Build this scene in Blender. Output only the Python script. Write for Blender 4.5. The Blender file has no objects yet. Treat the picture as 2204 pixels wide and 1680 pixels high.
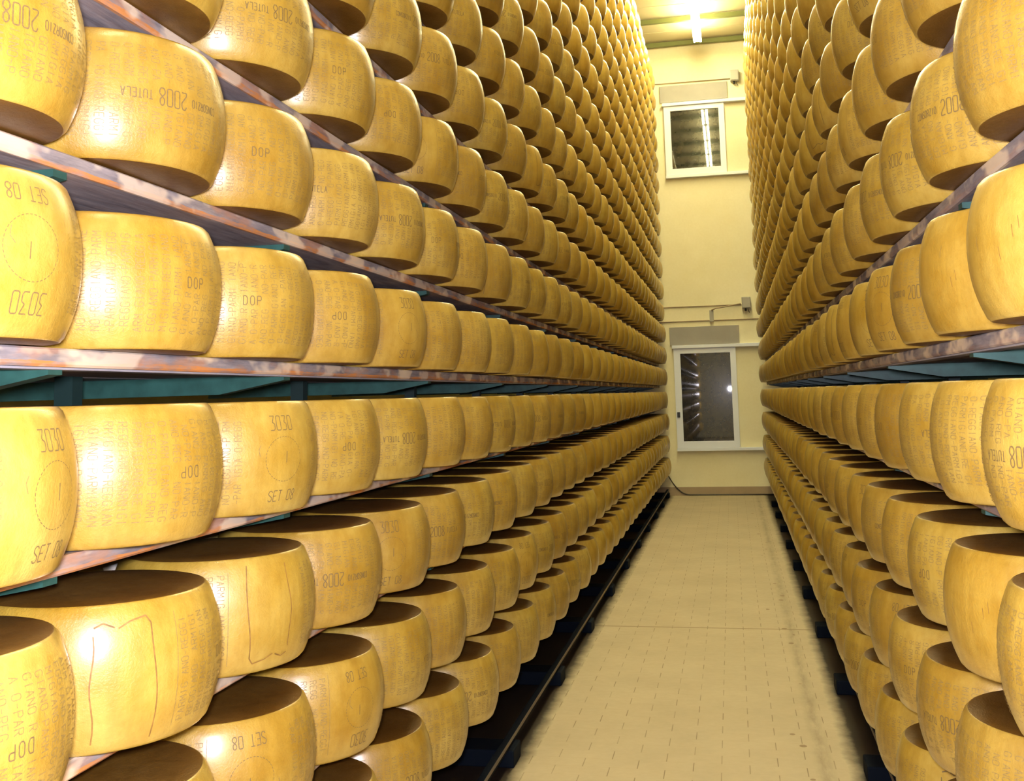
import bpy, bmesh, math, random
import numpy as np
from mathutils import Matrix, Vector

scene = bpy.context.scene
C = scene.collection
rng = random.Random(8)
PI = math.pi

# ---------------------------------------------------------------- camera
EYE = 1.54                       # camera height above the floor; the aisle runs along +Y
F_PX, CX, CY = 2240.0, 1102.0, 593.94
YAW, PITCH, ROLL = 0.2037967686336178, 0.1145591070145402, -0.025611786933106114
fwd0 = Vector((-math.sin(YAW), math.cos(YAW), 0)); rt0 = Vector((math.cos(YAW), math.sin(YAW), 0)); up0 = Vector((0, 0, 1))
fw = math.cos(PITCH) * fwd0 + math.sin(PITCH) * up0
u2 = -math.sin(PITCH) * fwd0 + math.cos(PITCH) * up0
rt = math.cos(ROLL) * rt0 + math.sin(ROLL) * u2
up = -math.sin(ROLL) * rt0 + math.cos(ROLL) * u2
cam_d = bpy.data.cameras.new('camera')
cam = bpy.data.objects.new('camera', cam_d); C.objects.link(cam)
cam_d.sensor_fit = 'HORIZONTAL'; cam_d.sensor_width = 36.0
cam_d.lens = 36.0 * F_PX / 2204.0
cam_d.shift_x = (1102.0 - CX) / 2204.0
cam_d.shift_y = (CY - 840.0) / 2204.0
cam_d.clip_start = 0.05; cam_d.clip_end = 100
cam.matrix_world = Matrix(((rt.x, up.x, -fw.x, 0), (rt.y, up.y, -fw.y, 0), (rt.z, up.z, -fw.z, EYE), (0, 0, 0, 1)))
scene.camera = cam

# ---------------------------------------------------------------- world, flash, exposure
scene.view_settings.view_transform = 'Standard'
scene.view_settings.look = 'None'
scene.view_settings.gamma = 1.0
scene.view_settings.use_curve_mapping = False
scene.view_settings.exposure = 0.0
w = bpy.data.worlds.new('world'); scene.world = w; w.use_nodes = True
w.node_tree.nodes['Background'].inputs[0].default_value = (1.0, 0.80, 0.5, 1)
w.node_tree.nodes['Background'].inputs[1].default_value = 0.006

LAMP_COL = (1.0, 0.92, 0.52)
LAMP_STRENGTH = 205.0
FLASH_POWER = 350.0

flash_d = bpy.data.lights.new('camera_flash', 'POINT')     # the photograph was taken with the camera's own flash
flash_d.energy = FLASH_POWER; flash_d.color = (1.0, 0.965, 1.12); flash_d.shadow_soft_size = 0.04
flash = bpy.data.objects.new('camera_flash', flash_d); C.objects.link(flash)
flash.location = Vector((0, 0, EYE)) + rt * (-0.03) + up * 0.045 + fw * 0.03

# ---------------------------------------------------------------- dimensions
P = 0.45                          # pitch of the wheels on a board
LX, RX = -1.1425, 0.6138          # lateral position of the wheel centres, left and right rack
LY0, RY0 = 1.286, 1.8075          # depth of wheel 0
HZ = 0.32285                      # pitch of the levels
WH, RR, RB = 0.2378, 0.1941, 0.2205   # wheel height, rim radius, belly radius
Z0L, Z0R = EYE + 0.0956, EYE + 0.1009
WALL_Y = 16.0
CEIL = EYE + 5.43
def base_z(side, row):
    z = (Z0L if side < 0 else Z0R) + row * HZ
    return z - (0.008 if row < 0 else 0)
BOARD_T = 0.03
BOARD_FRONT = {-1: -1.055, 1: 0.497}
ROW_LO, ROW_HI = -4, 14
N_COL = {-1: 33, 1: 31}

# ---------------------------------------------------------------- materials
def new_mat(name):
    m = bpy.data.materials.new(name); m.use_nodes = True
    nt = m.node_tree
    return m, nt, nt.nodes['Principled BSDF']
def N(nt, t, **kw):
    n = nt.nodes.new(t)
    for k, v in kw.items():
        if k.startswith('i_'):
            n.inputs[k[2:].replace('_', ' ')].default_value = v
        else: setattr(n, k, v)
    return n
def ramp(nt, fac, stops):
    r = nt.nodes.new('ShaderNodeValToRGB')
    el = r.color_ramp.elements
    while len(el) > 1: el.remove(el[-1])
    el[0].position, el[0].color = stops[0][0], (*stops[0][1], 1)
    for p, c in stops[1:]:
        e = el.new(p); e.color = (*c, 1)
    nt.links.new(fac, r.inputs[0]); return r.outputs[0]
def mixc(nt, fac, a, b, mode='MIX'):
    m = nt.nodes.new('ShaderNodeMix'); m.data_type = 'RGBA'; m.blend_type = mode
    for sock, v in ((m.inputs[0], fac), (m.inputs[6], a), (m.inputs[7], b)):
        if hasattr(v, 'is_linked') or hasattr(v, 'links'): nt.links.new(v, sock)
        else: sock.default_value = v if not isinstance(v, tuple) else (*v, 1)
    return m.outputs[2]
def math_n(nt, op, a, b=None, c=None):
    m = nt.nodes.new('ShaderNodeMath'); m.operation = op
    for i, v in enumerate((a, b, c)):
        if v is None: continue
        if hasattr(v, 'links'): nt.links.new(v, m.inputs[i])
        else: m.inputs[i].default_value = v
    return m.outputs[0]
def noise(nt, vec, scale, detail=3, rough=0.55):
    n = nt.nodes.new('ShaderNodeTexNoise'); n.inputs['Scale'].default_value = scale
    n.inputs['Detail'].default_value = detail; n.inputs['Roughness'].default_value = rough
    nt.links.new(vec, n.inputs['Vector']); return n.outputs['Fac']
def vmap(nt, vec, scale=(1, 1, 1), loc=None):
    m = nt.nodes.new('ShaderNodeMapping'); m.inputs['Scale'].default_value = scale
    nt.links.new(vec, m.inputs['Vector'])
    if loc is not None: nt.links.new(loc, m.inputs['Location'])
    return m.outputs[0]
def bump(nt, b, h, strength, dist):
    n = nt.nodes.new('ShaderNodeBump'); n.inputs['Strength'].default_value = strength; n.inputs['Distance'].default_value = dist
    nt.links.new(h, n.inputs['Height']); nt.links.new(n.outputs[0], b.inputs['Normal'])
def plain(name, col, rough=0.5, metal=0.0, spec=0.5, grain=0.0, gs=40):
    m, nt, b = new_mat(name)
    b.inputs['Base Color'].default_value = (*col, 1); b.inputs['Roughness'].default_value = rough
    b.inputs['Metallic'].default_value = metal; b.inputs['Specular IOR Level'].default_value = spec
    if grain:
        tc = nt.nodes.new('ShaderNodeTexCoord')
        f = noise(nt, tc.outputs['Object'], gs, 4)
        lo = tuple(c * (1 - grain) for c in col); hi = tuple(min(1, c * (1 + grain)) for c in col)
        nt.links.new(ramp(nt, f, [(0.3, lo), (0.7, hi)]), b.inputs['Base Color'])
    return m

def cheese_material():
    m, nt, b = new_mat('waxed_cheese_rind')
    tc = nt.nodes.new('ShaderNodeTexCoord'); oi = nt.nodes.new('ShaderNodeObjectInfo'); ge = nt.nodes.new('ShaderNodeNewGeometry')
    rnd = math_n(nt, 'FRACT', math_n(nt, 'ADD', oi.outputs['Random'], ge.outputs['Random Per Island']))
    off = nt.nodes.new('ShaderNodeCombineXYZ')
    nt.links.new(math_n(nt, 'MULTIPLY', rnd, 31.0), off.inputs[0]); nt.links.new(math_n(nt, 'MULTIPLY', rnd, 17.0), off.inputs[1])
    vec = vmap(nt, tc.outputs['Object'], (1, 1, 1), off.outputs[0])
    big = noise(nt, vec, 7.0, 4, 0.6)
    fine = noise(nt, vec, 60.0, 5, 0.7)
    streak = noise(nt, vmap(nt, vec, (1, 1, 0.08)), 34.0, 3, 0.6)
    col = ramp(nt, big, [(0.26, (0.385, 0.235, 0.020)), (0.5, (0.47, 0.324, 0.053)), (0.74, (0.54, 0.405, 0.090))])
    tint = ramp(nt, rnd, [(0.0, (0.86, 0.80, 0.72)), (0.35, (1.0, 0.95, 0.88)), (0.7, (0.97, 0.97, 0.97)), (1.0, (1.06, 1.04, 1.1))])
    col = mixc(nt, 1.0, col, tint, 'MULTIPLY')
    st = ramp(nt, streak, [(0.38, (0.84, 0.80, 0.72)), (0.6, (1.0, 1.0, 1.0))])
    col = mixc(nt, 0.75, col, st, 'MULTIPLY')
    fn = ramp(nt, fine, [(0.3, (0.90, 0.85, 0.74)), (0.55, (1, 1, 1))])
    col = mixc(nt, 0.6, col, fn, 'MULTIPLY')
    # the flat faces: browner crust, darkened by board shade painted into the colour
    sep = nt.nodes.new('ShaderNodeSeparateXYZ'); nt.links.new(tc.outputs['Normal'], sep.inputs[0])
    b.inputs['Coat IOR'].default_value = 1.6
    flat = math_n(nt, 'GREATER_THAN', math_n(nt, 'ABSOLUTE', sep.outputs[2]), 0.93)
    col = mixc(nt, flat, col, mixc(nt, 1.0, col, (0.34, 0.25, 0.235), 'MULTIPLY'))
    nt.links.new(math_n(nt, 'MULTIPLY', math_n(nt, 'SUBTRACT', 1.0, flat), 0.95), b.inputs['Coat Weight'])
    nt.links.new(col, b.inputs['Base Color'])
    nt.links.new(ramp(nt, fine, [(0.3, (0.34,) * 3), (0.7, (0.46,) * 3)]), b.inputs['Roughness'])
    b.inputs['Specular IOR Level'].default_value = 0.45
    b.inputs['Coat Roughness'].default_value = 0.27
    h = math_n(nt, 'ADD', math_n(nt, 'MULTIPLY', noise(nt, vec, 210.0, 4, 0.65), 0.75), math_n(nt, 'MULTIPLY', noise(nt, vec, 12.0, 2), 1.6))
    bump(nt, b, h, 0.5, 0.003)
    return m
M_CHEESE = cheese_material()
M_INK = plain('pressed_dot_lettering', (0.27, 0.187, 0.06), 0.6, grain=0.25, gs=300)
M_INK2 = plain('pressed_dark_lettering', (0.17, 0.115, 0.045), 0.6, grain=0.2, gs=300)
M_SEAM = plain('rind_seam', (0.25, 0.135, 0.03), 0.6, grain=0.35, gs=60)

def wood_material(name, orange):
    m, nt, b = new_mat(name)
    tc = nt.nodes.new('ShaderNodeTexCoord'); oi = nt.nodes.new('ShaderNodeObjectInfo')
    off = nt.nodes.new('ShaderNodeCombineXYZ'); nt.links.new(math_n(nt, 'MULTIPLY', oi.outputs['Random'], 57.0), off.inputs[1])
    vec = vmap(nt, tc.outputs['Object'], (1, 1, 1), off.outputs[0])
    grain = noise(nt, vmap(nt, vec, (9, 1.1, 9)), 6.0, 6, 0.68)
    patch = noise(nt, vmap(nt, vec, (3, 1, 3)), 4.2, 4, 0.6)
    base = ramp(nt, grain, [(0.25, (0.12, 0.105, 0.12)), (0.45, (0.245, 0.225, 0.24)), (0.6, (0.34, 0.305, 0.315)), (0.8, (0.50, 0.45, 0.43))])
    rust = ramp(nt, patch, [(0.50, (0, 0, 0)), (0.60, (1, 1, 1))])
    sp = nt.nodes.new('ShaderNodeSeparateXYZ'); nt.links.new(tc.outputs['Object'], sp.inputs[0])
    edge = math_n(nt, 'LESS_THAN', math_n(nt, 'ABSOLUTE', sp.outputs[0]), 0.012)     # worn, waxed front edge
    lowp = ramp(nt, noise(nt, vmap(nt, vec, (4, 1, 6)), 9.0, 4, 0.7), [(0.34, (0.1,) * 3), (0.56, (1,) * 3)])
    low = math_n(nt, 'LESS_THAN', sp.outputs[2], math_n(nt, 'SUBTRACT', math_n(nt, 'MULTIPLY', patch, 0.02), 0.031))
    rust = math_n(nt, 'MAXIMUM', math_n(nt, 'MULTIPLY', rust, 0.45 * orange), math_n(nt, 'MULTIPLY', math_n(nt, 'MULTIPLY', low, lowp), 1.1 * orange))
    k = math_n(nt, 'MULTIPLY', rust, math_n(nt, 'ADD', math_n(nt, 'MULTIPLY', edge, 0.8), 0.1))
    col = mixc(nt, k, base, (0.60, 0.25, 0.075))
    pale = ramp(nt, noise(nt, vmap(nt, vec, (2, 1, 2)), 6.0, 3), [(0.48, (0, 0, 0)), (0.56, (1, 1, 1))])
    col = mixc(nt, math_n(nt, 'MULTIPLY', pale, math_n(nt, 'MULTIPLY', edge, 0.7)), col, (0.78, 0.66, 0.50))
    nt.links.new(col, b.inputs['Base Color'])
    b.inputs['Roughness'].default_value = 0.62
    bump(nt, b, grain, 0.5, 0.002)
    return m
M_WOOD = wood_material('weathered_shelf_wood', 1.0)
M_WOOD_R = wood_material('grey_weathered_shelf_wood', 0.22)
M_GREEN = plain('dark_green_painted_steel', (0.024, 0.085, 0.072), 0.42, grain=0.3, gs=18)
M_POST = plain('black_green_steel_post', (0.008, 0.026, 0.024), 0.5)
M_FOOT = plain('blue_black_painted_steel', (0.004, 0.007, 0.014), 0.85, spec=0.1)
M_BEAM = plain('olive_green_steel', (0.15, 0.165, 0.05), 0.5)
M_WHITE = plain('white_painted_aluminium', (0.80, 0.84, 0.92), 0.35)
M_PANEL = plain('grey_wall_panel', (0.33, 0.31, 0.28), 0.55, grain=0.05, gs=5)
M_GREYBOX = plain('grey_plastic', (0.38, 0.36, 0.31), 0.5)
M_BLACK = plain('black_plastic', (0.015, 0.014, 0.014), 0.4)
M_CABLE = plain('black_cable', (0.03, 0.022, 0.015), 0.5)
M_SKIRT = plain('taupe_skirting', (0.36, 0.27, 0.17), 0.6, grain=0.1, gs=4)
M_CEIL = plain('cream_ceiling_panel', (0.60, 0.52, 0.31), 0.8, grain=0.03, gs=1.5)
M_RAILLIP = plain('worn_rail_edge', (0.13, 0.10, 0.075), 0.5)
M_ZINC = plain('galvanised_strip', (0.42, 0.42, 0.50), 0.45, metal=0.3, grain=0.08, gs=12)
M_HOUS = plain('white_enamel', (0.85, 0.85, 0.8), 0.4)

def wall_material():
    m, nt, b = new_mat('cream_plaster')
    tc = nt.nodes.new('ShaderNodeTexCoord')
    f = noise(nt, tc.outputs['Object'], 1.6, 5, 0.6); g = noise(nt, tc.outputs['Object'], 30, 4, 0.6)
    col = ramp(nt, f, [(0.3, (0.84, 0.77, 0.50)), (0.7, (0.91, 0.85, 0.60))])
    col = mixc(nt, 0.35, col, ramp(nt, g, [(0.3, (0.9, 0.88, 0.82)), (0.7, (1, 1, 1))]), 'MULTIPLY')
    nt.links.new(col, b.inputs['Base Color']); b.inputs['Roughness'].default_value = 0.8
    bump(nt, b, g, 0.3, 0.003)
    return m
M_WALL = wall_material()

def floor_material():
    m, nt, b = new_mat('cream_floor_tiles')
    tc = nt.nodes.new('ShaderNodeTexCoord'); s = nt.nodes.new('ShaderNodeSeparateXYZ'); nt.links.new(tc.outputs['Object'], s.inputs[0])
    x, y = s.outputs[0], s.outputs[1]
    v = math_n(nt, 'DIVIDE', y, 0.1)
    row = math_n(nt, 'FLOOR', v)
    half = math_n(nt, 'MULTIPLY', math_n(nt, 'FLOORED_MODULO', row, 2.0), 0.5)
    u = math_n(nt, 'FRACT', math_n(nt, 'ADD', math_n(nt, 'DIVIDE', x, 0.228), half))
    du = math_n(nt, 'ABSOLUTE', math_n(nt, 'SUBTRACT', u, 0.5))
    dv = math_n(nt, 'ABSOLUTE', math_n(nt, 'SUBTRACT', math_n(nt, 'FRACT', v), 0.5))
    jl = math_n(nt, 'LESS_THAN', du, 0.0085)
    jt = math_n(nt, 'GREATER_THAN', dv, 0.478)
    yj = math_n(nt, 'LESS_THAN', math_n(nt, 'ABSOLUTE', math_n(nt, 'SUBTRACT', y, 7.14)), 0.012)
    f = noise(nt, tc.outputs['Object'], 2.2, 4, 0.6)
    g = noise(nt, tc.outputs['Object'], 26, 4, 0.6)
    col = ramp(nt, f, [(0.3, (0.43, 0.355, 0.245)), (0.7, (0.51, 0.425, 0.295))])
    col = mixc(nt, 0.4, col, ramp(nt, g, [(0.3, (0.88, 0.86, 0.82)), (0.65, (1, 1, 1))]), 'MULTIPLY')
    col = mixc(nt, math_n(nt, 'MULTIPLY', jt, 0.16), col, (0.40, 0.30, 0.17))
    wear = ramp(nt, noise(nt, tc.outputs['Object'], 3.0, 2), [(0.3, (0.35,) * 3), (0.6, (1,) * 3)])
    col = mixc(nt, math_n(nt, 'MULTIPLY', jl, math_n(nt, 'MULTIPLY', wear, 0.7)), col, (0.14, 0.085, 0.035))
    col = mixc(nt, math_n(nt, 'MULTIPLY', yj, 0.7), col, (0.22, 0.15, 0.08))
    # grimy strip trodden along the right-hand rack, with stray spots beside it
    band = math_n(nt, 'SUBTRACT', 1.0, math_n(nt, 'MULTIPLY', math_n(nt, 'ABSOLUTE', math_n(nt, 'SUBTRACT', x, 0.30)), 22.0))
    band = math_n(nt, 'MAXIMUM', band, 0.0)
    gr = ramp(nt, noise(nt, vmap(nt, tc.outputs['Object'], (5, 1, 1)), 5.0, 5, 0.7), [(0.35, (0.15,) * 3), (0.65, (1,) * 3)])
    col = mixc(nt, math_n(nt, 'MULTIPLY', math_n(nt, 'MULTIPLY', band, gr), 0.75), col, (0.23, 0.18, 0.12))
    vo = nt.nodes.new('ShaderNodeTexVoronoi'); vo.inputs['Scale'].default_value = 6.5
    nt.links.new(tc.outputs['Object'], vo.inputs['Vector'])
    sp = math_n(nt, 'LESS_THAN', vo.outputs['Distance'], 0.12)
    near = math_n(nt, 'LESS_THAN', math_n(nt, 'ABSOLUTE', math_n(nt, 'SUBTRACT', x, 0.24)), 0.075)
    col = mixc(nt, math_n(nt, 'MULTIPLY', math_n(nt, 'MULTIPLY', sp, near), 0.65), col, (0.16, 0.08, 0.03))
    # dark ground under the racks, with rack shade painted into its ragged margin
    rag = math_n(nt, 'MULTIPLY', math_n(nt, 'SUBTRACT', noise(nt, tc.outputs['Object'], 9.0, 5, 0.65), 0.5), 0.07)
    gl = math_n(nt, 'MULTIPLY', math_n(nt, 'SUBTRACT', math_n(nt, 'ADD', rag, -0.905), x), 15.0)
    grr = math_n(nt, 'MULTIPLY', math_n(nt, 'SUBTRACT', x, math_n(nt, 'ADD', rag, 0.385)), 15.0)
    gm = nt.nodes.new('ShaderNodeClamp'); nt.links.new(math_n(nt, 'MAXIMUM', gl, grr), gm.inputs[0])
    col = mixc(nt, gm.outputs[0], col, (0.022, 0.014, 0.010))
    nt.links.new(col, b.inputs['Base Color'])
    b.inputs['Roughness'].default_value = 0.55; b.inputs['Specular IOR Level'].default_value = 0.3
    bump(nt, b, math_n(nt, 'SUBTRACT', g, jl), 0.25, 0.002)
    return m
M_FLOOR = floor_material()

def glass_material():
    m, nt, b = new_mat('dark_window_glass')
    tc = nt.nodes.new('ShaderNodeTexCoord')
    f = noise(nt, tc.outputs['Object'], 5.0, 5, 0.7)
    nt.links.new(ramp(nt, f, [(0.35, (0.012, 0.012, 0.012)), (0.7, (0.03, 0.028, 0.022))]), b.inputs['Base Color'])
    b.inputs['Roughness'].default_value = 0.015; b.inputs['IOR'].default_value = 1.55
    b.inputs['Coat Weight'].default_value = 0.1; b.inputs['Coat Roughness'].default_value = 0.15
    return m
M_GLASS = glass_material()
def emit_material():
    m, nt, b = new_mat('glowing_tube')
    b.inputs['Emission Color'].default_value = (*LAMP_COL, 1); b.inputs['Emission Strength'].default_value = LAMP_STRENGTH
    b.inputs['Base Color'].default_value = (0.9, 0.9, 0.85, 1)
    return m
M_TUBE = emit_material()

# ---------------------------------------------------------------- mesh helpers
def link(name, me, parent=None, mat=None):
    o = bpy.data.objects.new(name, me); C.objects.link(o)
    if mat is not None and me is not None and not me.materials: me.materials.append(mat)
    if parent is not None: o.parent = parent
    return o
def bm_mesh(name, bm, mat, smooth=False):
    me = bpy.data.meshes.new(name); bm.normal_update(); bm.to_mesh(me); bm.free()
    me.materials.append(mat)
    if smooth: me.polygons.foreach_set('use_smooth', [True] * len(me.polygons))
    return me
def add_box(bm, x0, x1, y0, y1, z0, z1):
    vs = [bm.verts.new((x, y, z)) for z in (z0, z1) for y in (y0, y1) for x in (x0, x1)]
    for f in ((0, 2, 3, 1), (4, 5, 7, 6), (0, 1, 5, 4), (2, 6, 7, 3), (0, 4, 6, 2), (1, 3, 7, 5)):
        bm.faces.new([vs[i] for i in f])
def box(name, x0, x1, y0, y1, z0, z1, mat, parent=None, bev=0.0, origin=None):
    bm = bmesh.new()
    ox, oy, oz = origin or (0, 0, 0)
    add_box(bm, x0 - ox, x1 - ox, y0 - oy, y1 - oy, z0 - oz, z1 - oz)
    if bev: bmesh.ops.bevel(bm, geom=bm.edges[:], offset=bev, segments=2, affect='EDGES', profile=0.5)
    o = link(name, bm_mesh(name, bm, mat), parent)
    o.location = (ox, oy, oz)
    return o
def add_tube(bm, pts, r, seg=10):
    rings = []
    pts = [Vector(p) for p in pts]
    for i, p in enumerate(pts):
        t = (pts[min(i + 1, len(pts) - 1)] - pts[max(i - 1, 0)]).normalized()
        a = Vector((0, 0, 1)) if abs(t.z) < 0.9 else Vector((1, 0, 0))
        n1 = t.cross(a).normalized(); n2 = t.cross(n1)
        rings.append([bm.verts.new(p + r * (math.cos(2 * PI * k / seg) * n1 + math.sin(2 * PI * k / seg) * n2)) for k in range(seg)])
    for a, b in zip(rings, rings[1:]):
        for k in range(seg): bm.faces.new((a[k], a[(k + 1) % seg], b[(k + 1) % seg], b[k]))
    bm.faces.new(rings[0][::-1]); bm.faces.new(rings[-1])
def tube(name, pts, r, mat, parent=None, seg=10):
    bm = bmesh.new(); add_tube(bm, pts, r, seg)
    bmesh.ops.recalc_face_normals(bm, faces=bm.faces[:])
    return link(name, bm_mesh(name, bm, mat, True), parent)
def tag(o, label=None, cat=None, group=None, kind=None):
    if label: o['label'] = label
    if cat: o['category'] = cat
    if group: o['group'] = group
    if kind: o['kind'] = kind
    return o
def empty(name, loc):
    o = bpy.data.objects.new(name, None); C.objects.link(o); o.location = loc; o.empty_display_size = 0.1
    return o

# ---------------------------------------------------------------- the room
X0, X1, Y0 = -6.0, 5.0, -4.0
def struct(o): o['kind'] = 'structure'; return o
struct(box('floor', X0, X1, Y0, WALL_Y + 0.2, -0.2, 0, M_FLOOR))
struct(box('wall_far', X0 - 0.2, X1 + 0.2, WALL_Y, WALL_Y + 0.2, 0, CEIL + 0.2, M_WALL))
struct(box('wall_near', X0 - 0.2, X1 + 0.2, Y0 - 0.2, Y0, 0, CEIL + 0.2, M_WALL))
struct(box('wall_left', X0 - 0.2, X0, Y0, WALL_Y, 0, CEIL + 0.2, M_WALL))
struct(box('wall_right', X1, X1 + 0.2, Y0, WALL_Y, 0, CEIL + 0.2, M_WALL))
bm = bmesh.new()
add_box(bm, X0, X1, Y0, WALL_Y, CEIL, CEIL + 0.2)
y = WALL_Y - 0.55                    # shallow folds of the ceiling panels between the joists
while y > Y0 + 0.3:
    add_box(bm, X0, X1, y, y + 0.012, CEIL - 0.006, CEIL)
    y -= 1.1
struct(link('ceiling', bm_mesh('ceiling', bm, M_CEIL)))
k = 0
y = WALL_Y - 0.10
while y > Y0 + 0.5:
    o = box('ceiling_joist', X0, X1, y - 0.03, y + 0.03, CEIL - 0.085, CEIL - 0.02, M_BEAM)
    where = ['against the far wall', 'one step in from the far wall'][k] if k < 2 else 'above the aisle, joist %d counting from the far wall' % (k + 1)
    tag(o, 'olive green steel ceiling joist ' + where, 'joist', 'green joists under the ceiling')
    y -= 1.06 if k == 0 else 1.1; k += 1
struct(box('baseboard_far', X0, X1, WALL_Y - 0.015, WALL_Y, 0, 0.125, M_SKIRT, bev=0.003))
def E(h): return EYE + h

# far-wall windows: sliding, white framed, the upper smaller than the lower
def window(n, x0, x1, z0, z1, fw_, rail_to):
    e = empty('window_%d' % n, ((x0 + x1) / 2, WALL_Y, z0)); e['kind'] = 'structure'
    ox, oy, oz = e.location
    def part(name, a, b, c, d, zz0, zz1, mat, bev=0.004):
        return box(name, a - ox, b - ox, c - oy, d - oy, zz0 - oz, zz1 - oz, mat, e, bev)
    y1 = WALL_Y
    bm = bmesh.new()
    ya, yb = -0.055, 0.0
    for (a, b, c, d) in ((x0, x0 + fw_, z0, z1), (x1 - fw_ * 0.85, x1, z0, z1), (x0 + fw_, x1 - fw_ * 0.85, z0, z0 + fw_), (x0 + fw_, x1 - fw_ * 0.85, z1 - fw_ * 0.8, z1)):
        add_box(bm, a - ox, b - ox, ya, yb, c - oz, d - oz)
    bmesh.ops.bevel(bm, geom=bm.edges[:], offset=0.005, segments=2, affect='EDGES')
    link('window_frame', bm_mesh('window_frame', bm, M_WHITE), e)
    part('pane', x0 + fw_, x1 - fw_ * 0.85, y1 - 0.03, y1 - 0.018, z0 + fw_, z1 - fw_ * 0.8, M_GLASS, 0)
    part('sliding_rail', x0 - 0.005, rail_to, y1 - 0.075, y1, z0 - 0.045, z0 - 0.001, M_WHITE)
    part('sliding_rail', x0 - 0.02, rail_to, y1 - 0.085, y1, z1 + 0.001, z1 + 0.05, M_WHITE)
    return e, part
win_up, _ = window(1, -0.825, 0.094, E(3.31), E(4.40), 0.10, 1.1)
win_lo, wp = window(2, -0.832, 0.088, E(-0.84), E(0.645), 0.098, 1.1)
o = wp('latch', -0.815, -0.772, WALL_Y - 0.072, WALL_Y - 0.055, E(-0.385), E(-0.305), M_BLACK); o['label'] = 'small black latch on the frame'

tag(box('wall_panel', -0.873, 0.157, WALL_Y - 0.03, WALL_Y, E(4.47), E(4.735), M_PANEL, bev=0.003), 'pale grey cover panel above the upper wall window', 'panel')
tag(box('wall_panel', -0.880, 0.152, WALL_Y - 0.03, WALL_Y, E(0.70), E(0.972), M_PANEL, bev=0.003), 'grey cover panel above the lower wall window', 'panel')
tag(tube('conduit_pipe', [(-3, WALL_Y - 0.012, E(1.285)), (0.21, WALL_Y - 0.012, E(1.276))], 0.008, M_SKIRT), 'thin upper conduit crossing the far wall above the lower window', 'pipe')
tag(tube('conduit_pipe', [(-3, WALL_Y - 0.012, E(1.057)), (2, WALL_Y - 0.012, E(1.055))], 0.008, M_SKIRT), 'thin lower conduit crossing the far wall just over the grey panel', 'pipe')
tag(tube('conduit_pipe', [(-3, WALL_Y - 0.012, E(4.80)), (0.21, WALL_Y - 0.012, E(4.775))], 0.008, M_SKIRT), 'thin conduit on the far wall above the upper window panel', 'pipe')
def motor_box(x, z, label):
    e = empty('junction_box', (x, WALL_Y, z)); tag(e, label, 'junction box', 'junction boxes on the far wall')
    b = box('housing', -0.065, 0.065, -0.10, -0.0, -0.085, 0.085, M_GREYBOX, e, 0.008)
    box('lid', -0.055, 0.055, -0.107, -0.1, -0.075, 0.075, M_GREYBOX, e, 0.002)
    tube('cable_gland', [(-0.01, -0.05, -0.085), (-0.012, -0.05, -0.125)], 0.016, M_BLACK, e)
    tube('stub_cable', [(0.02, -0.05, -0.085), (0.028, -0.05, -0.12), (0.045, -0.035, -0.15)], 0.005, M_CABLE, e)
    return e
motor_box(0.278, E(1.30), 'grey junction box up to the right of the lower window')
motor_box(0.277, E(4.80), 'pale junction box up to the right of the upper window')
e = empty('wall_bracket', (-0.24, WALL_Y, E(1.12))); tag(e, 'small bracket arm clipped to the wall above the lower grey panel', 'bracket')
box('clip', -0.03, 0.03, -0.06, 0, -0.085, 0.09, M_GREYBOX, e, 0.006)
tube('arm', [(0.0, -0.07, 0.085), (0.06, -0.08, 0.11), (0.44, -0.085, 0.165)], 0.011, M_SKIRT, e)
pts = []
for t in np.linspace(0, 1, 14):
    pts.append((-1.03 + 0.36 * t, WALL_Y - 0.03, 0.012 + 0.37 * (1 - t) ** 2.2))
pts += [(-0.45, WALL_Y - 0.035, 0.01), (0.1, WALL_Y - 0.03, 0.01), (0.7, WALL_Y - 0.035, 0.01)]
tag(tube('floor_cable', pts, 0.009, M_CABLE), 'dark cable looping down and along the foot of the far wall', 'cable')

# ---------------------------------------------------------------- lamps along the aisle
LAMP_Z = E(5.19)
def make_lamp():
    e = empty('fluorescent_lamp', (0, 0, 0))
    bm = bmesh.new()
    pr = [(-0.024, 0.02), (-0.024, 0.06), (0.024, 0.06), (0.024, 0.02), (0.012, 0.012), (-0.012, 0.012)]
    ends = [[bm.verts.new((x, y, z)) for x, z in pr] for y in (-0.6, 0.6)]
    n = len(pr)
    for i in range(n): bm.faces.new((ends[0][i], ends[0][(i + 1) % n], ends[1][(i + 1) % n], ends[1][i]))
    bm.faces.new(ends[0][::-1]); bm.faces.new(ends[1])
    bmesh.ops.recalc_face_normals(bm, faces=bm.faces[:])
    link('housing', bm_mesh('housing', bm, M_HOUS), e)
    for s in (-1, 1):
        tube('tube', [(s * 0.045, -0.575, 0.01), (s * 0.045, 0.575, 0.01)], 0.014, M_TUBE, e, 8)
    for yy in (-0.45, 0.45):
        tube('hanger', [(0, yy, 0.07), (0, yy, CEIL - LAMP_Z)], 0.006, M_HOUS, e, 6)
    for yy in (-0.585, 0.585):
        box('end_socket', -0.058, 0.058, yy - 0.006, yy + 0.006, 0.026, 0.05, M_HOUS, e, 0.002)
    return e
def copy_tree(o, parent=None):
    c = o.copy(); C.objects.link(c)
    if parent is not None: c.parent = parent
    for ch in list(o.children): copy_tree(ch, c)
    return c
proto = make_lamp()
LAMP_X = -0.246
for i in range(14):
    yy = 14.79 - 1.31 * i
    if yy < Y0 + 0.8: break
    o = proto if i == 0 else copy_tree(proto)
    o.location = (LAMP_X, yy, LAMP_Z)
    lab = 'glowing white fluorescent lamp above the aisle, ' + ('the one nearest the far wall' if i == 0 else 'lamp %d counting from the far wall' % (i + 1))
    tag(o, lab, 'lamp', 'ceiling lamps in line above the aisle')

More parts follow.
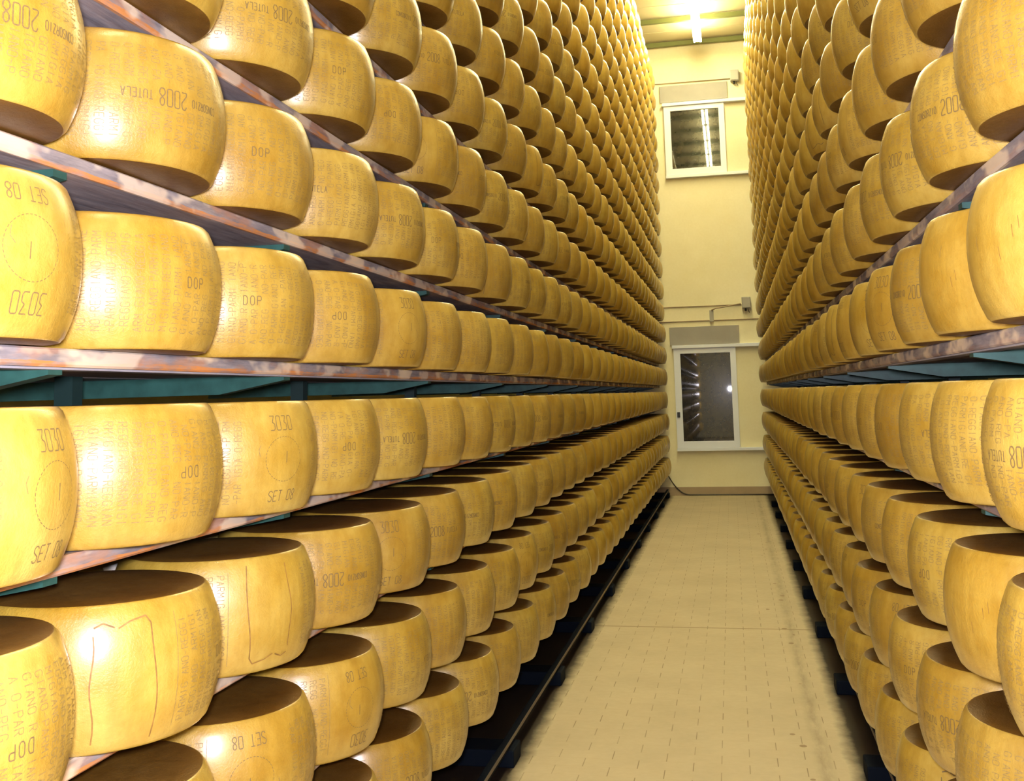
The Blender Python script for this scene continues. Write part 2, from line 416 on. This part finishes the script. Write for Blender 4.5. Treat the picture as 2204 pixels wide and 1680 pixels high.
# ---------------------------------------------------------------- cheese wheels
def r_at(z):                         # z from 0 to WH
    t = (z / WH) * 2 - 1
    e = (RB - RR) * (1 - abs(t) ** 2.2)
    return RR + e
def wheel_profile(n):
    pr = [(0.0, 0.0), (RR * 0.6, 0.0), (RR - 0.006, 0.0002), (RR - 0.0022, 0.0012), (RR - 0.0004, 0.0035)]
    for i in range(n + 1):
        z = 0.007 + (WH - 0.014) * i / n
        pr.append((r_at(z), z))
    pr += [(RR - 0.0004, WH - 0.0035), (RR - 0.0022, WH - 0.0012), (RR - 0.006, WH - 0.0002), (RR * 0.6, WH), (0.0, WH)]
    return pr
def wheel_arrays(seg, n, wob=0):
    pr = wheel_profile(n)
    rs = random.Random(wob)
    ph = [rs.uniform(0, 2 * PI) for _ in range(4)]
    V = [(0, 0, 0)]
    for r, z in pr[1:-1]:
        for k in range(seg):
            a = 2 * PI * k / seg
            rr = r
            if wob: rr *= 1 + 0.0015 * math.sin(2 * a + ph[0]) * (r / RB) + 0.001 * math.sin(5 * a + ph[1] + 12 * z) - 0.0026
            zz = z - (0.002 * (1 + math.sin(a + ph[2])) * (z / WH) if wob else 0)
            V.append((rr * math.cos(a), rr * math.sin(a), zz))
    V.append((0, 0, WH))
    nr = len(pr) - 2
    F = []
    for k in range(seg): F.append((0, 1 + (k + 1) % seg, 1 + k, 1 + k))
    for i in range(nr - 1):
        for k in range(seg):
            a = 1 + i * seg + k; b = 1 + i * seg + (k + 1) % seg
            F.append((a, b, b + seg, a + seg))
    l = 1 + (nr - 1) * seg
    for k in range(seg): F.append((len(V) - 1, l + k, l + (k + 1) % seg, l + (k + 1) % seg))
    return V, F
def wheel_mesh(name, seg, n, wob=0):
    V, F = wheel_arrays(seg, n, wob)
    me = bpy.data.meshes.new(name)
    me.from_pydata(V, [], [tuple(dict.fromkeys(f)) for f in F]); me.materials.append(M_CHEESE)
    me.polygons.foreach_set('use_smooth', [True] * len(me.polygons)); me.update()
    return me

# stroke letters on a 1 x 1.6 cell
G = {'P': [[(0, 0), (0, 1.6), (.8, 1.6), (1, 1.4), (1, 1), (.8, .8), (0, .8)]],
 'A': [[(0, 0), (.5, 1.6), (1, 0)], [(.2, .6), (.8, .6)]],
 'R': [[(0, 0), (0, 1.6), (.8, 1.6), (1, 1.4), (1, 1), (.8, .8), (0, .8)], [(.5, .8), (1, 0)]],
 'M': [[(0, 0), (0, 1.6), (.5, .7), (1, 1.6), (1, 0)]], 'I': [[(.5, 0), (.5, 1.6)]],
 'G': [[(1, 1.3), (.75, 1.6), (.25, 1.6), (0, 1.3), (0, .3), (.25, 0), (.75, 0), (1, .3), (1, .75), (.6, .75)]],
 'N': [[(0, 0), (0, 1.6), (1, 0), (1, 1.6)]],
 'O': [[(.25, 0), (0, .3), (0, 1.3), (.25, 1.6), (.75, 1.6), (1, 1.3), (1, .3), (.75, 0), (.25, 0)]],
 'E': [[(1, 1.6), (0, 1.6), (0, 0), (1, 0)], [(0, .8), (.8, .8)]], '-': [[(.1, .8), (.9, .8)]],
 'D': [[(0, 0), (0, 1.6), (.7, 1.6), (1, 1.2), (1, .4), (.7, 0), (0, 0)]],
 'S': [[(1, 1.35), (.75, 1.6), (.25, 1.6), (0, 1.35), (0, 1.05), (1, .55), (1, .25), (.75, 0), (.25, 0), (0, .25)]],
 'T': [[(0, 1.6), (1, 1.6)], [(.5, 1.6), (.5, 0)]], 'C': [[(1, 1.3), (.75, 1.6), (.25, 1.6), (0, 1.3), (0, .3), (.25, 0), (.75, 0), (1, .3)]],
 'U': [[(0, 1.6), (0, .3), (.25, 0), (.75, 0), (1, .3), (1, 1.6)]], 'L': [[(0, 1.6), (0, 0), (1, 0)]], 'Z': [[(0, 1.6), (1, 1.6), (0, 0), (1, 0)]],
 '2': [[(0, 1.3), (.25, 1.6), (.75, 1.6), (1, 1.3), (1, 1), (0, .25), (0, 0), (1, 0)]],
 '0': [[(0, .15), (0, 1.45), (.15, 1.6), (.85, 1.6), (1, 1.45), (1, .15), (.85, 0), (.15, 0), (0, .15)]],
 '8': [[(.5, .8), (.1, 1.05), (.1, 1.4), (.35, 1.6), (.65, 1.6), (.9, 1.4), (.9, 1.05), (.5, .8), (0, .5), (0, .25), (.25, 0), (.75, 0), (1, .25), (1, .5), (.5, .8)]],
 '3': [[(0, 1.6), (1, 1.6), (.5, .9), (1, .7), (1, .2), (.8, 0), (0, 0)]], ' ': []}
class Lettering:
    """strokes laid on the belly of a wheel; s runs around the wheel (metres, to the right seen from outside), z runs up"""
    def __init__(self): self.v, self.f = [], []
    def pt(self, s, z, lift=0.0003):
        a = s / RB; r = r_at(min(max(z, 0.006), WH - 0.006)) + lift
        return (r * math.cos(a), r * math.sin(a), z)
    def seg(self, p, q, w):
        dx, dz = q[0] - p[0], q[1] - p[1]; L = math.hypot(dx, dz)
        if L < 1e-6: return
        n = max(1, int(L / 0.02)); nx, nz = -dz / L * w / 2, dx / L * w / 2
        b = len(self.v)
        for i in range(n + 1):
            s, z = p[0] + dx * i / n, p[1] + dz * i / n
            self.v.append(self.pt(s + nx, z + nz)); self.v.append(self.pt(s - nx, z - nz))
        for i in range(n):
            k = b + 2 * i; self.f.append((k, k + 1, k + 3, k + 2))
    def line(self, pts, w):
        for p, q in zip(pts, pts[1:]): self.seg(p, q, w)
    def word(self, text, s0, z0, cw, ch, w, vertical=False, adv=1.45, centre=True):
        L = len(text) * adv * cw
        for i, c in enumerate(text):
            for st in G.get(c, []):
                out = []
                for x, y in st:
                    u, v = i * adv * cw + x * cw - (L / 2 if centre else 0), y / 1.6 * ch
                    out.append((s0 - v, z0 + u) if vertical else (s0 + u, z0 + v))
                self.line(out, w)
    def mesh(self, name, mat):
        me = bpy.data.meshes.new(name); me.from_pydata(self.v, [], self.f); me.materials.append(mat); me.update(); return me
FULL = 'PARMIGIANO-REGGIANO-PARMIGIANO-REGGIANO-'
S_2008, S_DOP, S_DOP2, S_PLATE = 0.46, -0.42, 0.235, 0.0     # places round the girth (the girth is about 1.385 m)
GIRTH = 2 * PI * RB
def lettering_variant(seed, blank_plate=False, bare=False):
    rs = random.Random(seed)
    small, year, org, org2, plate, num, date, notch = (Lettering() for _ in range(8))
    n = 50
    for k in range(n):
        s = 0.108 + (GIRTH - 0.216) * k / (n - 1)
        sw = s if s < GIRTH / 2 else s - GIRTH
        if bare and abs(sw) < 0.24: continue
        off = 11 if k % 2 else 0
        off = (off + (k // 2) * 2) % 20
        zlo, zhi = 0.030, WH - 0.030
        cell = 0.0107
        nch = int((zhi - zlo) / cell)
        for i in range(nch):
            z = zlo + i * cell + 0.002 * math.sin(k)
            if any(abs(sw - c) < hw and abs(z + cell / 2 - WH / 2) < (0.021 if c == S_2008 else 0.013) for c, hw in ((S_2008, 0.045), (S_2008 - 0.083, 0.036), (S_2008 + 0.078, 0.032), (S_DOP, 0.032), (S_DOP2, 0.032))): continue
            if rs.random() < 0.05: continue
            ch = FULL[(off + i) % 20]
            small.word(ch, s + 0.008, z, 0.0073, 0.0155, 0.00135, vertical=True, centre=False)
    zc = WH / 2
    year.word('2008', S_2008, zc - 0.0155, 0.0102, 0.031, 0.0022)
    year.word('CONSORZIO', S_2008 - 0.075, zc - 0.007, 0.0052, 0.014, 0.0018)
    year.word('TUTELA', S_2008 + 0.066, zc - 0.008, 0.0066, 0.016, 0.0018)
    org.word('DOP', S_DOP, zc - 0.0095, 0.0088, 0.019, 0.0019, adv=1.75)
    org2.word('DOP', S_DOP2, zc - 0.0095, 0.0088, 0.019, 0.0019, adv=1.75)
    if not blank_plate and not bare:
        num.word('3030', 0, WH - 0.062, 0.0112, 0.030, 0.0019)
        date.word('SET 08', 0.004, 0.027, 0.009, 0.022, 0.0018)
        circ = [(0.048 * math.cos(2 * PI * i / 40), zc - 0.004 + 0.047 * math.sin(2 * PI * i / 40)) for i in range(41)]
        for i in range(0, 40): plate.seg(circ[i], (circ[i][0] * .35 + circ[i + 1][0] * .65, circ[i][1] * .35 + circ[i + 1][1] * .65), 0.0011)
        notch.line([(0.006, zc + 0.012), (0.005, zc - 0.012)], 0.0018)
    elif bare:
        for q in (-0.03, 0.0, 0.012): plate.line([(q, zc + 0.02 + q), (q + 0.002, zc + q)], 0.0012)
    else:
        pts = [(-0.052 + 0.003 * math.sin(9 * t), 0.02 + 0.17 * t) for t in np.linspace(0, 1, 10)]
        plate.line(pts, 0.0026)
        pts = [(0.05 + 0.004 * math.sin(5 * t), 0.015 + 0.185 * t) for t in np.linspace(0, 1, 10)] + [(0.038, 0.212), (0.01, 0.207), (-0.01, 0.198)]
        plate.line(pts, 0.0026)
        plate.line([(-0.016, 0.2), (-0.035, 0.208), (-0.05, 0.202)], 0.0026)
    if not bare: small.line([(0.092, 0.02 + 0.004), (0.094, 0.21)], 0.0012)
    for _ in range(3):
        s = rs.uniform(0, GIRTH); z = rs.uniform(0.04, 0.18)
        small.line([(s, z), (s + rs.uniform(-.004, .004), z + 0.014), (s + rs.uniform(-.006, .006), z + 0.024)], 0.0014)
    more = [] if (blank_plate or bare) else [('number_stamp', num, M_INK2), ('date_stamp', date, M_INK2), ('centre_notch', notch, M_INK2)]
    return more + [('pressed_lettering', small, M_INK), ('year_stamp', year, M_INK2), ('origin_stamp', org, M_INK2), ('origin_stamp', org2, M_INK2), ('rind_seam' if blank_plate else 'plate_mark', plate, M_SEAM if blank_plate else M_INK2)]
VARIANTS = []
for v_ in (lettering_variant(1), lettering_variant(2), lettering_variant(3, True), lettering_variant(4, True, True)):
    whole = Lettering(); mi = []
    for k_, (nm, L_, mt) in enumerate(v_):
        b_ = len(whole.v); whole.v += L_.v; whole.f += [tuple(i + b_ for i in f) for f in L_.f]; mi += [0 if mt is M_INK else 1] * len(L_.f)
    wm = whole.mesh('pressed_lettering', M_INK); wm.materials.append(M_INK2); wm.polygons.foreach_set('material_index', mi)
    VARIANTS.append(([(nm, L_.mesh(nm, mt)) for nm, L_, mt in v_], wm))
WHEELS = [wheel_mesh('cheese_wheel', 96, 16, k + 1) for k in range(4)]
WHEELS_MID = [wheel_mesh('cheese_wheel_mid', 64, 10, k + 5) for k in range(3)]

def project(x, y, z):
    d = Vector((x, y, z - EYE)); zz = d.dot(fw)
    if zz < 0.05: return None
    return CX + F_PX * d.dot(rt) / zz, CY - F_PX * d.dot(up) / zz, zz
def belly(side, X, Y):
    d = math.hypot(X, Y); th = math.atan2(X, Y) + (math.asin(0.2205 / d) if side < 0 else -math.asin(0.2205 / d))
    t = math.sqrt(d * d - 0.2205 ** 2); return t * math.sin(th), t * math.cos(th)
cands, rest = [], []
for side in (-1, 1):
    X = LX if side < 0 else RX; Yb = LY0 if side < 0 else RY0
    for row in range(ROW_LO, ROW_HI + 1):
        z = base_z(side, row)
        for c in range(-5, N_COL[side]):
            Y = Yb + P * c
            score = 0.0
            if c >= 0:
                a = project(*belly(side, X, Y), z + WH / 2); bx, by = belly(side, X, Y - P) if c > 0 else (0, 0)
                b = project(bx, by, z + WH / 2) if c > 0 else None
                ax = a[0]; bx_ = b[0] if b else (-400 if side < 0 else 2600)
                lo, hi = sorted((ax, bx_)); lo, hi = max(lo, 0), min(hi, 2204)
                t = project(*belly(side, X, Y), z + WH); bt = project(*belly(side, X, Y), z)
                ylo, yhi = max(t[1], 0), min(bt[1], 1680)
                score = max(0, hi - lo) * max(0, yhi - ylo)
                if row == ROW_LO or row >= 6: score *= 1.0
            (cands if score > 0 else rest).append((score, side, row, c, X, Y, z))
cands.sort(key=lambda t: -t[0])
keep = cands[:298]; rest += cands[298:]

NUM = ['first', 'second', 'third', 'fourth', 'fifth', 'sixth', 'seventh', 'eighth', 'ninth', 'tenth', 'eleventh', 'twelfth', 'thirteenth', 'fourteenth', 'fifteenth', 'sixteenth', 'seventeenth', 'eighteenth', 'nineteenth', 'twentieth',
       'twenty-first', 'twenty-second', 'twenty-third', 'twenty-fourth', 'twenty-fifth', 'twenty-sixth', 'twenty-seventh', 'twenty-eighth', 'twenty-ninth', 'thirtieth', 'thirty-first', 'thirty-second', 'thirty-third']
# particular wheels whose marks can be read: (side,row,col) -> (place on the girth, world azimuth it faces (deg), upside down, wording, plate kind)
MARKS = {(-1,1,0):(S_2008,-18,1,0), (-1,1,1):(S_2008,-27,1,0), (-1,1,2):(S_DOP,-37,0,0), (-1,2,2):(S_2008,-24,1,0), (-1,2,3):(S_DOP,-35,0,0), (-1,2,4):(S_DOP,-40,1,0), (-1,0,0):(S_PLATE,-10,1,0), (-1,0,1):(S_DOP,-9,0,0), (-1,0,2):(S_DOP,-42,0,0), (-1,0,3):(S_DOP,-39,1,0), (-1,0,4):(S_PLATE,-23,0,0), (-1,-1,0):(S_PLATE,6,0,0), (-1,-1,1):(S_DOP,-15,1,0), (-1,-1,2):(S_PLATE,-24,0,0), (-1,-2,0):(S_DOP,-11,1,0), (-1,-2,1):(S_PLATE,-44,0,1), (-1,-2,2):(S_PLATE,-31,1,1), (-1,-2,3):(S_2008,-44,1,0), (-1,-2,4):(S_PLATE,-44,0,0), (-1,-3,2):(S_PLATE,-42,1,0), (1,1,1):(S_2008,-139,0,0), (1,0,2):(S_2008,-145,0,0), (1,-1,1):(S_DOP,-122,1,0), (1,-1,2):(S_2008,-125,1,0), (1,-3,2):(S_2008,-143,1,0), (1,0,0):(S_PLATE,-147,0,1), (1,0,1):(S_PLATE,-144,1,1), (1,-2,1):(S_PLATE,-144,0,1), (-1,-1,4):(S_2008,-25,1,0), (-1,1,4):(S_2008,-27,1,0)}
TONE = ['pale yellow', 'golden yellow', 'ochre yellow', 'deep yellow']
WORD = {S_2008: 'stamped 2008', S_DOP: 'stamped DOP', S_DOP2: 'stamped DOP', S_PLATE: 'marked 3030'}
group_name = {-1: 'cheese wheels on the left rack', 1: 'cheese wheels on the right rack'}
n_small = 0
for idx, (sc, side, row, c, X, Y, z) in enumerate(keep):
    big = sc > 9000
    me = WHEELS[rng.randrange(4)] if big else WHEELS_MID[rng.randrange(3)]
    o = bpy.data.objects.new('cheese_wheel', me); C.objects.link(o)
    mk = MARKS.get((side, row, c))
    flip = rng.random() < 0.5
    rz = rng.uniform(0, 2 * PI)
    var = rng.choice((0, 1, 0, 1, 2))
    extra = ''
    if mk:
        s, az, flip, blank = mk
        a = s / RB
        rz = math.radians(az) - (-a if flip else a)
        var = (3 if side > 0 else 2) if blank else (0 if row % 2 else 1)
        extra = 'blank' if blank else WORD[s]
    dx, dy = rng.uniform(-0.004, 0.004), rng.uniform(-0.003, 0.003)
    if flip:
        o.rotation_euler = (PI, 0, rz); o.location = (X + dx, Y + dy, z + WH)
    else:
        o.rotation_euler = (0, 0, rz); o.location = (X + dx, Y + dy, z)
    shelf = '%s board %s green arms' % ((NUM[row], 'above') if row >= 0 else (NUM[-row - 1], 'below'))
    first = 'blank-sided cheese wheel' if extra == 'blank' else ('upturned cheese wheel ' if flip else 'cheese wheel ') + extra if extra else 'yellow cheese wheel'
    lab = '%s, %s rack, %s, %s from front' % (first, 'left' if side < 0 else 'right', shelf, NUM[c])
    tag(o, lab, 'cheese wheel', group_name[side])
    if sc > 1500:
        if big:
            for nm, m_ in VARIANTS[var][0]: link(nm, m_, o)
        else: link('pressed_lettering', VARIANTS[var][1], o)
# everything smaller or further: one uncounted mass, with the second row of wheels standing behind the first
V, F = wheel_arrays(40, 5, 0)
V = np.array(V, dtype=np.float32)
tri = np.array([f[:3] for f in F if len(set(f)) == 3], dtype=np.int32); quad = np.array([f for f in F if len(set(f)) == 4], dtype=np.int32)
places = [(X + rng.uniform(-.005, .005), Y + rng.uniform(-.003, .003), z) for (_, side, row, c, X, Y, z) in rest]
for side in (-1, 1):
    for row in range(ROW_LO, ROW_HI + 1):
        for c in range(-5, N_COL[side]):
            X = LX - 0.535 if side < 0 else RX + 0.535
            places.append((X, (LY0 if side < 0 else RY0) + P * c + rng.uniform(-.004, .004), base_z(side, row)))
T = np.array(places, dtype=np.float32); n = len(T)
ang = np.random.default_rng(3).uniform(0, 2 * PI, n)
ca, sa = np.cos(ang), np.sin(ang)
VV = np.empty((n, len(V), 3), dtype=np.float32)
VV[:, :, 0] = V[None, :, 0] * ca[:, None] - V[None, :, 1] * sa[:, None] + T[:, None, 0]
VV[:, :, 1] = V[None, :, 0] * sa[:, None] + V[None, :, 1] * ca[:, None] + T[:, None, 1]
VV[:, :, 2] = V[None, :, 2] + T[:, None, 2]
offs = (np.arange(n, dtype=np.int32) * len(V))[:, None, None]
ti = (tri[None] + offs).reshape(-1); qi = (quad[None] + offs).reshape(-1)
me = bpy.data.meshes.new('cheese_wheels_in_depth')
me.vertices.add(n * len(V)); me.vertices.foreach_set('co', VV.reshape(-1))
me.loops.add(len(ti) + len(qi)); me.loops.foreach_set('vertex_index', np.concatenate([ti, qi]))
nt_, nq_ = len(ti) // 3, len(qi) // 4
me.polygons.add(nt_ + nq_)
ls = np.concatenate([np.arange(nt_) * 3, len(ti) + np.arange(nq_) * 4]).astype(np.int32)
me.polygons.foreach_set('loop_start', ls)
me.polygons.foreach_set('use_smooth', np.ones(nt_ + nq_, dtype=bool))
me.materials.append(M_CHEESE); me.update(calc_edges=True); me.validate()
o = link('cheese_wheels_in_depth', me)
tag(o, 'countless golden cheese wheels filling both racks towards the far wall', 'cheese wheels', kind='stuff')

# ---------------------------------------------------------------- shelf boards and racks
def shelf_board(side, row, y0, y1, label):
    z1 = base_z(side, row) - 0.0005; xf = BOARD_FRONT[side]
    bm = bmesh.new()
    ny = 60
    lo, hi = [], []
    # the long board sags and is nicked a little along its front edge
    rs = random.Random(side * 100 + row)
    prof = []
    for i in range(ny + 1):
        y = y0 + (y1 - y0) * i / ny
        fx = side * rs.uniform(0, 0.004)
        cs = [(fx + side * 0.003, 0), (fx, -0.003), (fx, -BOARD_T + 0.004), (fx + side * 0.004, -BOARD_T), (side * 0.325, -BOARD_T), (side * 0.325, 0)]
        prof.append([bm.verts.new((a, y - y0, b)) for a, b in cs])
    for a, b in zip(prof, prof[1:]):
        for k in range(6): bm.faces.new((a[k], a[(k + 1) % 6], b[(k + 1) % 6], b[k]))
    bm.faces.new(prof[0][::-1]); bm.faces.new(prof[-1])
    bmesh.ops.recalc_face_normals(bm, faces=bm.faces[:])
    o = link('shelf_board', bm_mesh('shelf_board', bm, M_WOOD if side < 0 else M_WOOD_R))
    o.location = (xf, y0, z1)
    return tag(o, label, 'shelf board', 'wooden shelf boards of the %s rack' % ('left' if side < 0 else 'right'))
def bracket_bm(bm, side, x_off, y, z):
    """cantilever arm: deep at the post, tapering to its tip under the front edge of the board"""
    xf = BOARD_FRONT[side] + side * 0.012
    xs = [xf, xf, xf + side * 0.17, xf + side * 0.86, xf + side * 0.86]
    zs = [z, z - 0.012, z - 0.043, z - 0.046, z]
    for s, t in ((0, 0.018),):
        A = [bm.verts.new((a - x_off[0], y - x_off[1] - t, b - x_off[2])) for a, b in zip(xs, zs)]
        B = [bm.verts.new((a - x_off[0], y - x_off[1] + t, b - x_off[2])) for a, b in zip(xs, zs)]
        for k in range(5): bm.faces.new((A[k], A[(k + 1) % 5], B[(k + 1) % 5], B[k]))
        bm.faces.new(A[::-1]); bm.faces.new(B)
def rack(side):
    yb, ye = -1.2, (LY0 if side < 0 else RY0) + P * (N_COL[side] - 1) + 0.21
    x = BOARD_FRONT[side]
    nm = 'left' if side < 0 else 'right'
    for row in range(ROW_LO, ROW_HI + 1):
        shelf = (
                 '%s above the green arms' % NUM[row] if row >= 0 else '%s below the green arms' % NUM[-row - 1])
        shelf_board(side, row, yb, ye, 'weathered grey wooden shelf board of the %s rack, %s' % (nm, shelf))
    xm = (LX if side < 0 else RX) + side * 0.268
    e = empty('storage_rack', (xm, 0, 0)); L = tuple(e.location)
    tag(e, 'dark green steel storage rack along the %s side of the aisle' % nm, 'rack', 'steel racks beside the aisle')
    ztop = base_z(side, ROW_HI) - BOARD_T
    y = 4.51 - 1.24 * 4
    ups = []
    while y < ye + 0.1:
        box('upright', -0.022, 0.022, y - 0.018, y + 0.018, 0.07, ztop, M_POST, e)
        a = sorted((x - side * (0.093 if side < 0 else 0.05) - L[0], x + side * 0.9 - L[0]))
        box('foot', a[0], a[1], y - 0.075, y + 0.075, 0.0, 0.07, M_FOOT, e, 0.006)
        y += 1.24
    bm = bmesh.new()
    for row in range(ROW_LO, ROW_HI + 1):
        a = sorted((xm + side * 0.03 - L[0], x + side * 0.9 - L[0])); zt = base_z(side, row) - 0.0005
        add_box(bm, a[0], a[1], yb, ye, zt - BOARD_T, zt)
    o = link('rear_board', bm_mesh('rear_board', bm, M_WOOD), e); o['kind'] = 'stuff'
    # base rail with a lighter worn lip, on top of the feet
    rail_x = x - side * (0.07 if side < 0 else -0.02)
    a = sorted((rail_x - L[0], rail_x + side * 0.03 - L[0]))
    box('base_beam', a[0], a[1], yb, ye, 0.07, 0.10, M_FOOT, e, 0.002)
    a = sorted((rail_x - side * 0.004 - L[0], rail_x - L[0]))
    o = box('lip_strip', a[0], a[1], yb, ye, 0.088, 0.101, M_RAILLIP, e); o['label'] = 'thin worn light edge strip'
    # thin galvanised strip carrying the front of the board on the lowest green arms
    a = sorted((x + side * 0.006 - L[0], x + side * 0.05 - L[0])); zt = base_z(side, 0) - BOARD_T - 0.001
    o = box('support_strip', a[0], a[1], yb, ye, zt - 0.004, zt, M_ZINC, e, 0.001); o['label'] = 'pale galvanised strip under the board'
    # arms
    arms = []
    for row in range(ROW_LO, ROW_HI + 1):
        ys = [0.26, 1.50] + ([2.40] if side < 0 else [])
        y = 3.64 if side < 0 else 2.40
        if side > 0: ys = [-0.08, 1.16]
        while y < ye - 0.05:
            ys.append(y); y += 1.24
        arms += [(row, q) for q in ys]
    arms.sort(key=lambda t: (0 if t[0] in (0, 1, 2, -1) else 1, t[1]))
    for row, y in arms[:60]:
        bm = bmesh.new(); bracket_bm(bm, side, L, y, base_z(side, row) - BOARD_T - 0.001)
        bmesh.ops.recalc_face_normals(bm, faces=bm.faces[:])
        link('arm', bm_mesh('arm', bm, M_GREEN), e)
    bm = bmesh.new()
    for row, y in arms[60:]: bracket_bm(bm, side, L, y, base_z(side, row) - BOARD_T - 0.001)
    bmesh.ops.recalc_face_normals(bm, faces=bm.faces[:])
    o = link('arm', bm_mesh('arm', bm, M_GREEN), e); o['kind'] = 'stuff'
rack(-1); rack(1)
